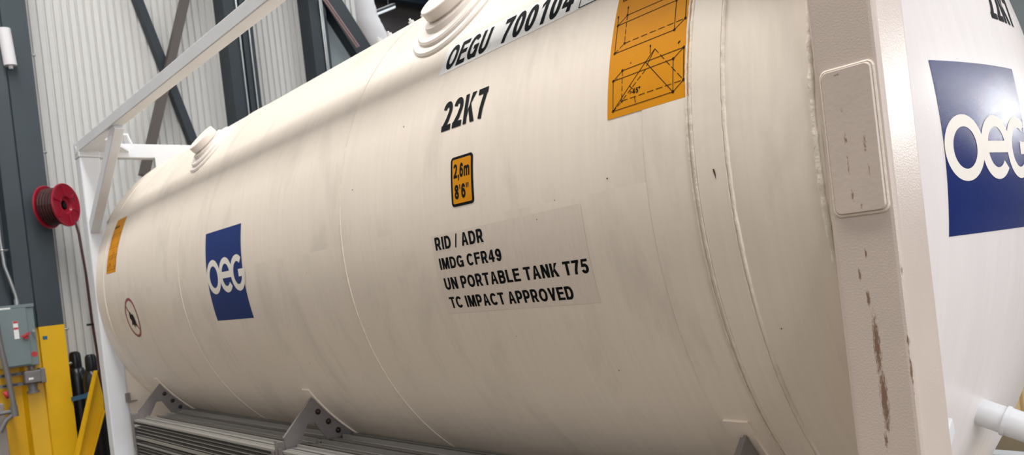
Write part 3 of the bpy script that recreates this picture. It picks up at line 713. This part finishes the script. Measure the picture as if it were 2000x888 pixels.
# duct
m = MB(); pts = [(-9.6, 4.85, 8.9), (-9.6, 4.92, 6.3), (-9.6, 4.98, 5.64), (-9.6, 5.05, 5.3), (-9.6, 5.2, 5.0), (-9.6, 5.5, 4.7), (-9.6, 6.3, 4.3), (-9.6, 7.2, 4.1)]
sm = []
for i in range(len(pts)-1):
    for k in range(6): sm.append(Vector(pts[i]).lerp(Vector(pts[i+1]), k/6))
sm.append(Vector(pts[-1])); m.tube(sm, [.24+.006*(i % 2) for i in range(len(sm))], 24)
tag(m.build('air_duct', TUBEW), 'large round white air duct curving down behind the tank', 'duct')
# tube light + roof members
c = empty('tube_light', (-12, 7.0, 6.6)); tag(c, 'slim fluorescent tube light hanging in the dark bay behind the tank', 'light')
m = MB(); m.bar((-12.0, 6.62, 6.37), (-12.6, 7.75, 6.95), .10, .05); local(m.build('housing', GALV, c), c)
m = MB(); m.tube([(-11.97, 6.62, 6.32), (-12.57, 7.75, 6.90)], .028, 12); local(m.build('lamp_tube', TUBEL, c), c)
m = MB(); m.tube([(-12.1, 6.81, 6.48), (-12.1, 6.81, 8.95)], .008, 6); local(m.build('hanger', GALV, c), c)
m = MB(); m.tube([(-12.5, 7.56, 6.87), (-12.5, 7.56, 8.95)], .008, 6); local(m.build('hanger', GALV, c), c)
for i, (x, z, lb) in enumerate(((-15.5, 8.25, 'dark roof girder spanning the far bay behind the tank'), (-11.0, 8.3, 'dark roof girder above the fluorescent tube'))):
    m = MB(); m.box((x, 2.5, z), (x+.25, 13.8, z+.7)); tag(m.build('roof_girder', ROOF), lb, 'girder')
for i, y in enumerate((5.2, 7.1, 9.6)):
    m = MB(); m.box((-15.6, y, FZ), (-15.3, y+.3, 7.1)); tag(m.build('steel_column', DARK), ['dark column in the far bay nearest the white duct', 'dark column in the far bay under the tube light', 'dark column in the far bay behind the top nozzle'][i], 'column')

# electrical disconnect box on the column
bx = empty('disconnect_box', (-8.2, -.17, .86)); tag(bx, 'grey electrical disconnect box on the yellow and blue-grey column', 'electrical box')
m = MB(); m.box((-8.42, -.34, .87), (-8.14, -.03, 1.46), None, .006); m.box((-8.15, -.345, 1.435), (-8.125, -.025, 1.465)); local(m.build('enclosure', BOXG, bx), bx)
m = MB(); m.box((-8.14, -.335, .885), (-8.12, -.095, 1.43), None, .004); local(m.build('door', BOXG, bx), bx)
m = MB(); m.box((-8.119, -.215, 1.14), (-8.117, -.175, 1.31)); m.mi = 1; m.box((-8.117, -.214, 1.23), (-8.1155, -.176, 1.25)); m.box((-8.117, -.214, 1.29), (-8.1155, -.176, 1.309)); local(m.build('warning_label', [STK, LABELR], bx), bx)
m = MB(); m.tube([(-8.14, -.125, 1.15), (-8.09, -.125, 1.15)], .022, 12); m.bar((-8.085, -.16, 1.155), (-8.085, -.09, 1.185), .02, .02); m.mi = 1; m.tube([(-8.12, -.06, 1.20), (-8.07, -.06, 1.20)], .014, 8)
local(m.build('switch_handle', [LABELR, GALV], bx), bx)
m = MB(); m.lathe([(.026, 0), (.026, .002), (0, .002)], Matrix.Translation((-8.14, -.065, .975)) @ Matrix.Rotation(PI/2, 4, 'Y'), 16); local(m.build('round_sticker', LABELR, bx), bx)
m = MB(); m.box((-8.1245, -.33, 1.425), (-8.1235, -.22, 1.445)); local(m.build('name_strip', STK, bx), bx)
# conduit feeding it
cd = empty('conduit', (-8.2, -.15, 1.46)); tag(cd, 'bent silver conduit rising from the top of the grey electrical box', 'conduit')
m = MB(); m.tube([(-8.2, -.150, 1.46), (-8.2, -.150, 1.55), (-8.2, -.185, 1.72), (-8.2, -.215, 1.85), (-8.2, -.225, 2.1), (-8.2, -.235, 4.6)], .016, 12); m.tube([(-8.2, -.150, 1.46), (-8.2, -.150, 1.52)], .024, 12)
local(m.build('pipe', GALV, cd), cd)
m = MB(); m.box((-8.42, -.26, 1.99), (-8.19, -.18, 2.005)); m.tube([(-8.185, -.26, 2.0), (-8.185, -.17, 2.0)], .008, 6); local(m.build('clamp', GALV, cd), cd)
# white lamp stub at upper left
m = MB(); m.tube([(-8.19, .035, 3.80), (-8.19, .015, 4.16)], [.058, .058], 16); m.tube([(-8.19, .036, 3.77), (-8.19, .035, 3.81)], .02, 10); m.box((-8.27, -.005, 3.93), (-8.2, .055, 3.98))
tag(m.build('wall_lamp', TUBEW), 'white cylindrical fitting high on the dark column at the left', 'fitting')
# conduit body and strut channels under the box
jb = empty('junction_box', (-8.2, -.1, .72)); tag(jb, 'cast grey conduit junction body under the electrical box', 'junction box')
m = MB(); m.box((-8.27, -.17, .70), (-8.12, -.01, .82), None, .012); m.box((-8.275, -.035, .69), (-8.11, .005, .83), None, .006); local(m.build('casting', PIPEG, jb), jb)
m = MB(); m.tube([(-8.2, -.09, .83), (-8.2, -.09, .868)], .03, 12); local(m.build('conduit_hub', PIPEG, jb), jb)
m = MB(); m.tube([(-8.2, -.10, .70), (-8.2, -.10, .60)], .04, 12); m.tube([(-8.2, -.10, .625), (-8.2, -.10, .60)], .055, 12); local(m.build('conduit_hub', PIPEG, jb), jb)
m = MB(); m.box((-8.12, -.14, .735), (-8.118, -.10, .755)); local(m.build('label', STK, jb), jb)
for z, lb in ((.80, 'upper dark slotted strut channel running left from the conduit body'), (.70, 'lower dark slotted strut channel running left from the conduit body')):
    m = MB(); m.box((-8.32, -.80, z-.016), (-8.28, .02, z+.016)); m.mi = 1
    for k in range(9): m.box((-8.2805, -.76+k*.085, z-.006), (-8.2790, -.72+k*.085, z+.006))
    tag(m.build('strut_channel', [PIPEG, BLKP]), lb, 'strut')
# pipe at left edge
pp = empty('service_pipe', (-8.06, -.3, .4)); tag(pp, 'grey service pipe with elbow and red valve at the left edge', 'pipe')
m = MB(); m.tube([(-8.06, -.390, 2.2), (-8.06, -.345, 1.1), (-8.06, -.315, .80), (-8.06, -.295, .52), (-8.06, -.31, .44), (-8.06, -.37, .40), (-8.06, -.43, .30)], .024, 12); m.tube([(-8.06, -.30, .47), (-8.06, -.7, .47)], .02, 10); m.tube([(-8.06, -.30, .52), (-8.06, -.297, .42)], .034, 12)
local(m.build('pipe', PIPEG, pp), pp)
m = MB(); m.tube([(-8.1, -.35, .66), (-8.1, -.32, .60)], .022, 10); local(m.build('valve_handle', LABELR, pp), pp)
m = MB(); m.box((-8.25, -.95, FZ), (-8.15, -.36, .55), None, .01)
tag(m.build('machine_panel', mat('panel_taupe', (148, 140, 134), .6)), 'taupe grey machine panel at the lower left edge beside the yellow column', 'panel')

# hose reel
rl = empty('hose_reel', (-8.1, .28, 2.4)); tag(rl, 'red hose reel bolted to the side of the dark column', 'hose reel')
ax = Vector((.62, .55, 0)).normalized()
def along(p, q): return Vector((0, 0, 0)).lerp(ax, 1)*p+q
ctr = Vector((-8.02, .275, 2.39))
def frame(o, d):
    d = d.normalized(); a = d.cross(Vector((0, 0, 1))).normalized(); b = a.cross(d)
    return Matrix(((a.x, b.x, d.x, o.x), (a.y, b.y, d.y, o.y), (a.z, b.z, d.z, o.z), (0, 0, 0, 1)))
ax = Vector((.90, -.42, 0.0)).normalized()
ax = Vector((.93, .05, -.1)).normalized()
ax = Vector((.72, .69, 0)).normalized()
for s, nm in ((.07, 'front_flange'), (-.12, 'rear_flange')):
    m = MB(); f4 = frame(ctr+ax*s, ax)
    m.lathe([(.045, -.02), (.075, -.015), (.085, .008), (.12, .012), (.19, .004), (.208, .010), (.214, .004), (.214, -.004), (.19, -.006), (.10, -.004), (.07, -.03)], f4, 36)
    for k in range(6):
        a = k*PI/3+.3; m.bar(f4 @ Vector((.10*math.cos(a), .10*math.sin(a), .012)), f4 @ Vector((.185*math.cos(a), .185*math.sin(a), .008)), .012, .014)
    local(m.build('reel_flange', REDP, rl), rl)
m = MB()
for i in range(6):
    for j in range(3):
        o4 = frame(ctr+ax*(-.105+i*.030), ax); n = 30; rr = .11+j*.03
        m.tube([o4 @ Vector((rr*math.cos(2*PI*k/n), rr*math.sin(2*PI*k/n), 0)) for k in range(n+1)], .0125, 6, False)
local(m.build('coiled_hose', HOSE, rl), rl)
m = MB(); m.tube([ctr-ax*.12, ctr+ax*.06], .03, 12); local(m.build('axle', BLKP, rl), rl)
m = MB(); m.box((-8.31, .23, 2.30), (-8.10, .25, 2.52)); m.box((-8.13, .25, 2.49), (-8.05, .42, 2.52)); m.box((-8.10, .36, 2.42), (-8.04, .42, 2.52)); local(m.build('mounting_bracket', BLKP, rl), rl)
for z in (2.34, 2.52):
    m = MB(); m.tube([(-8.2, .10, z), (-8.2, .24, z)], .010, 8); m.tube([(-8.2, .17, z), (-8.2, .19, z)], .022, 8); local(m.build('bolt', GALV, rl), rl)
m = MB(); hp = [(-8.12, .36, 2.50), (-8.10, .40, 2.36), (-8.0, .415, 2.1), (-8.0, .435, 1.7), (-8.0, .44, 1.2), (-8.0, .455, .8), (-8.0, .475, .3), (-8.0, .49, FZ+.03)]
m.tube(hp, .0125, 10); local(m.build('hanging_hose', HOSE, rl), rl)
m = MB(); m.box((-8.02, .39, 1.185), (-7.985, .45, 1.205)); local(m.build('hose_clip', BLKP, rl), rl)

# gas cylinders
def gas(y, x, zt, label, k=1.1):
    g = empty('gas_cylinder', (x, y, FZ)); tag(g, label, 'gas cylinder')
    Hh = zt-FZ
    m = MB(); m4 = Matrix.Diagonal((k, k, 1, 1))
    m.lathe([(0, 0), (.085, 0), (.09, .02), (.09, Hh-.32), (.088, Hh-.27), (.078, Hh-.215), (.06, Hh-.175), (.045, Hh-.165), (0, Hh-.165)], m4, 32); m.build('body', BLKP, g)
    m = MB(); m.lathe([(.048, Hh-.185), (.052, Hh-.16), (.050, Hh-.05), (.045, Hh-.02), (.03, Hh-.004), (0, Hh)], m4, 24)
    m.build('cap', BLKP, g)
gas(.345, -8.45, .94, 'black capped gas cylinder against the yellow column')
gas(.425, -8.17, .90, 'black capped gas cylinder behind the leaning yellow rail')
m = MB(); m.bar((-8.262, .23, .47), (-8.06, .325, .50), .004, .045); m.bar((-8.06, .325, .50), (-8.055, .47, .55), .004, .045); m.bar((-8.055, .465, .548), (-8.16, .57, .57), .004, .04)
tag(m.build('tie_strap', BLUES), 'blue strap tied across the two black gas cylinders', 'strap')
# leaning yellow guard rail
yr = empty('guard_rail', (-7.9, .2, FZ)); tag(yr, 'yellow steel channel guard leaning in front of the gas cylinders', 'guard rail')
m = MB(); m.prism([(.02, FZ), (.17, FZ), (.43, .34), (.435, .48), (.405, .74), (.380, .74)], -7.92, -7.90, 0); m.prism([(.02, FZ), (.05, FZ), (.395, .74), (.38, .74)], -7.90, -7.82, 0)
m.prism([(.155, FZ), (.17, FZ), (.43, .34), (.415, .35)], -7.90, -7.85, 0)
local(m.build('channel', YPAINT, yr), yr)

# slatted crate far right
cr = empty('slatted_crate', (-1.3, 5.0, FZ)); tag(cr, 'pale wooden slatted crate on the floor beyond the tank end', 'crate')
for k in range(14):
    m = MB(); m.box((-1.75+k*.075, 4.98, FZ+.02), (-1.70+k*.075, 5.0, .26)); local(m.build('slat', WOOD, cr), cr)
m = MB(); m.box((-1.75, 5.0, FZ), (-.72, 5.7, .22)); local(m.build('body', WOOD, cr), cr)
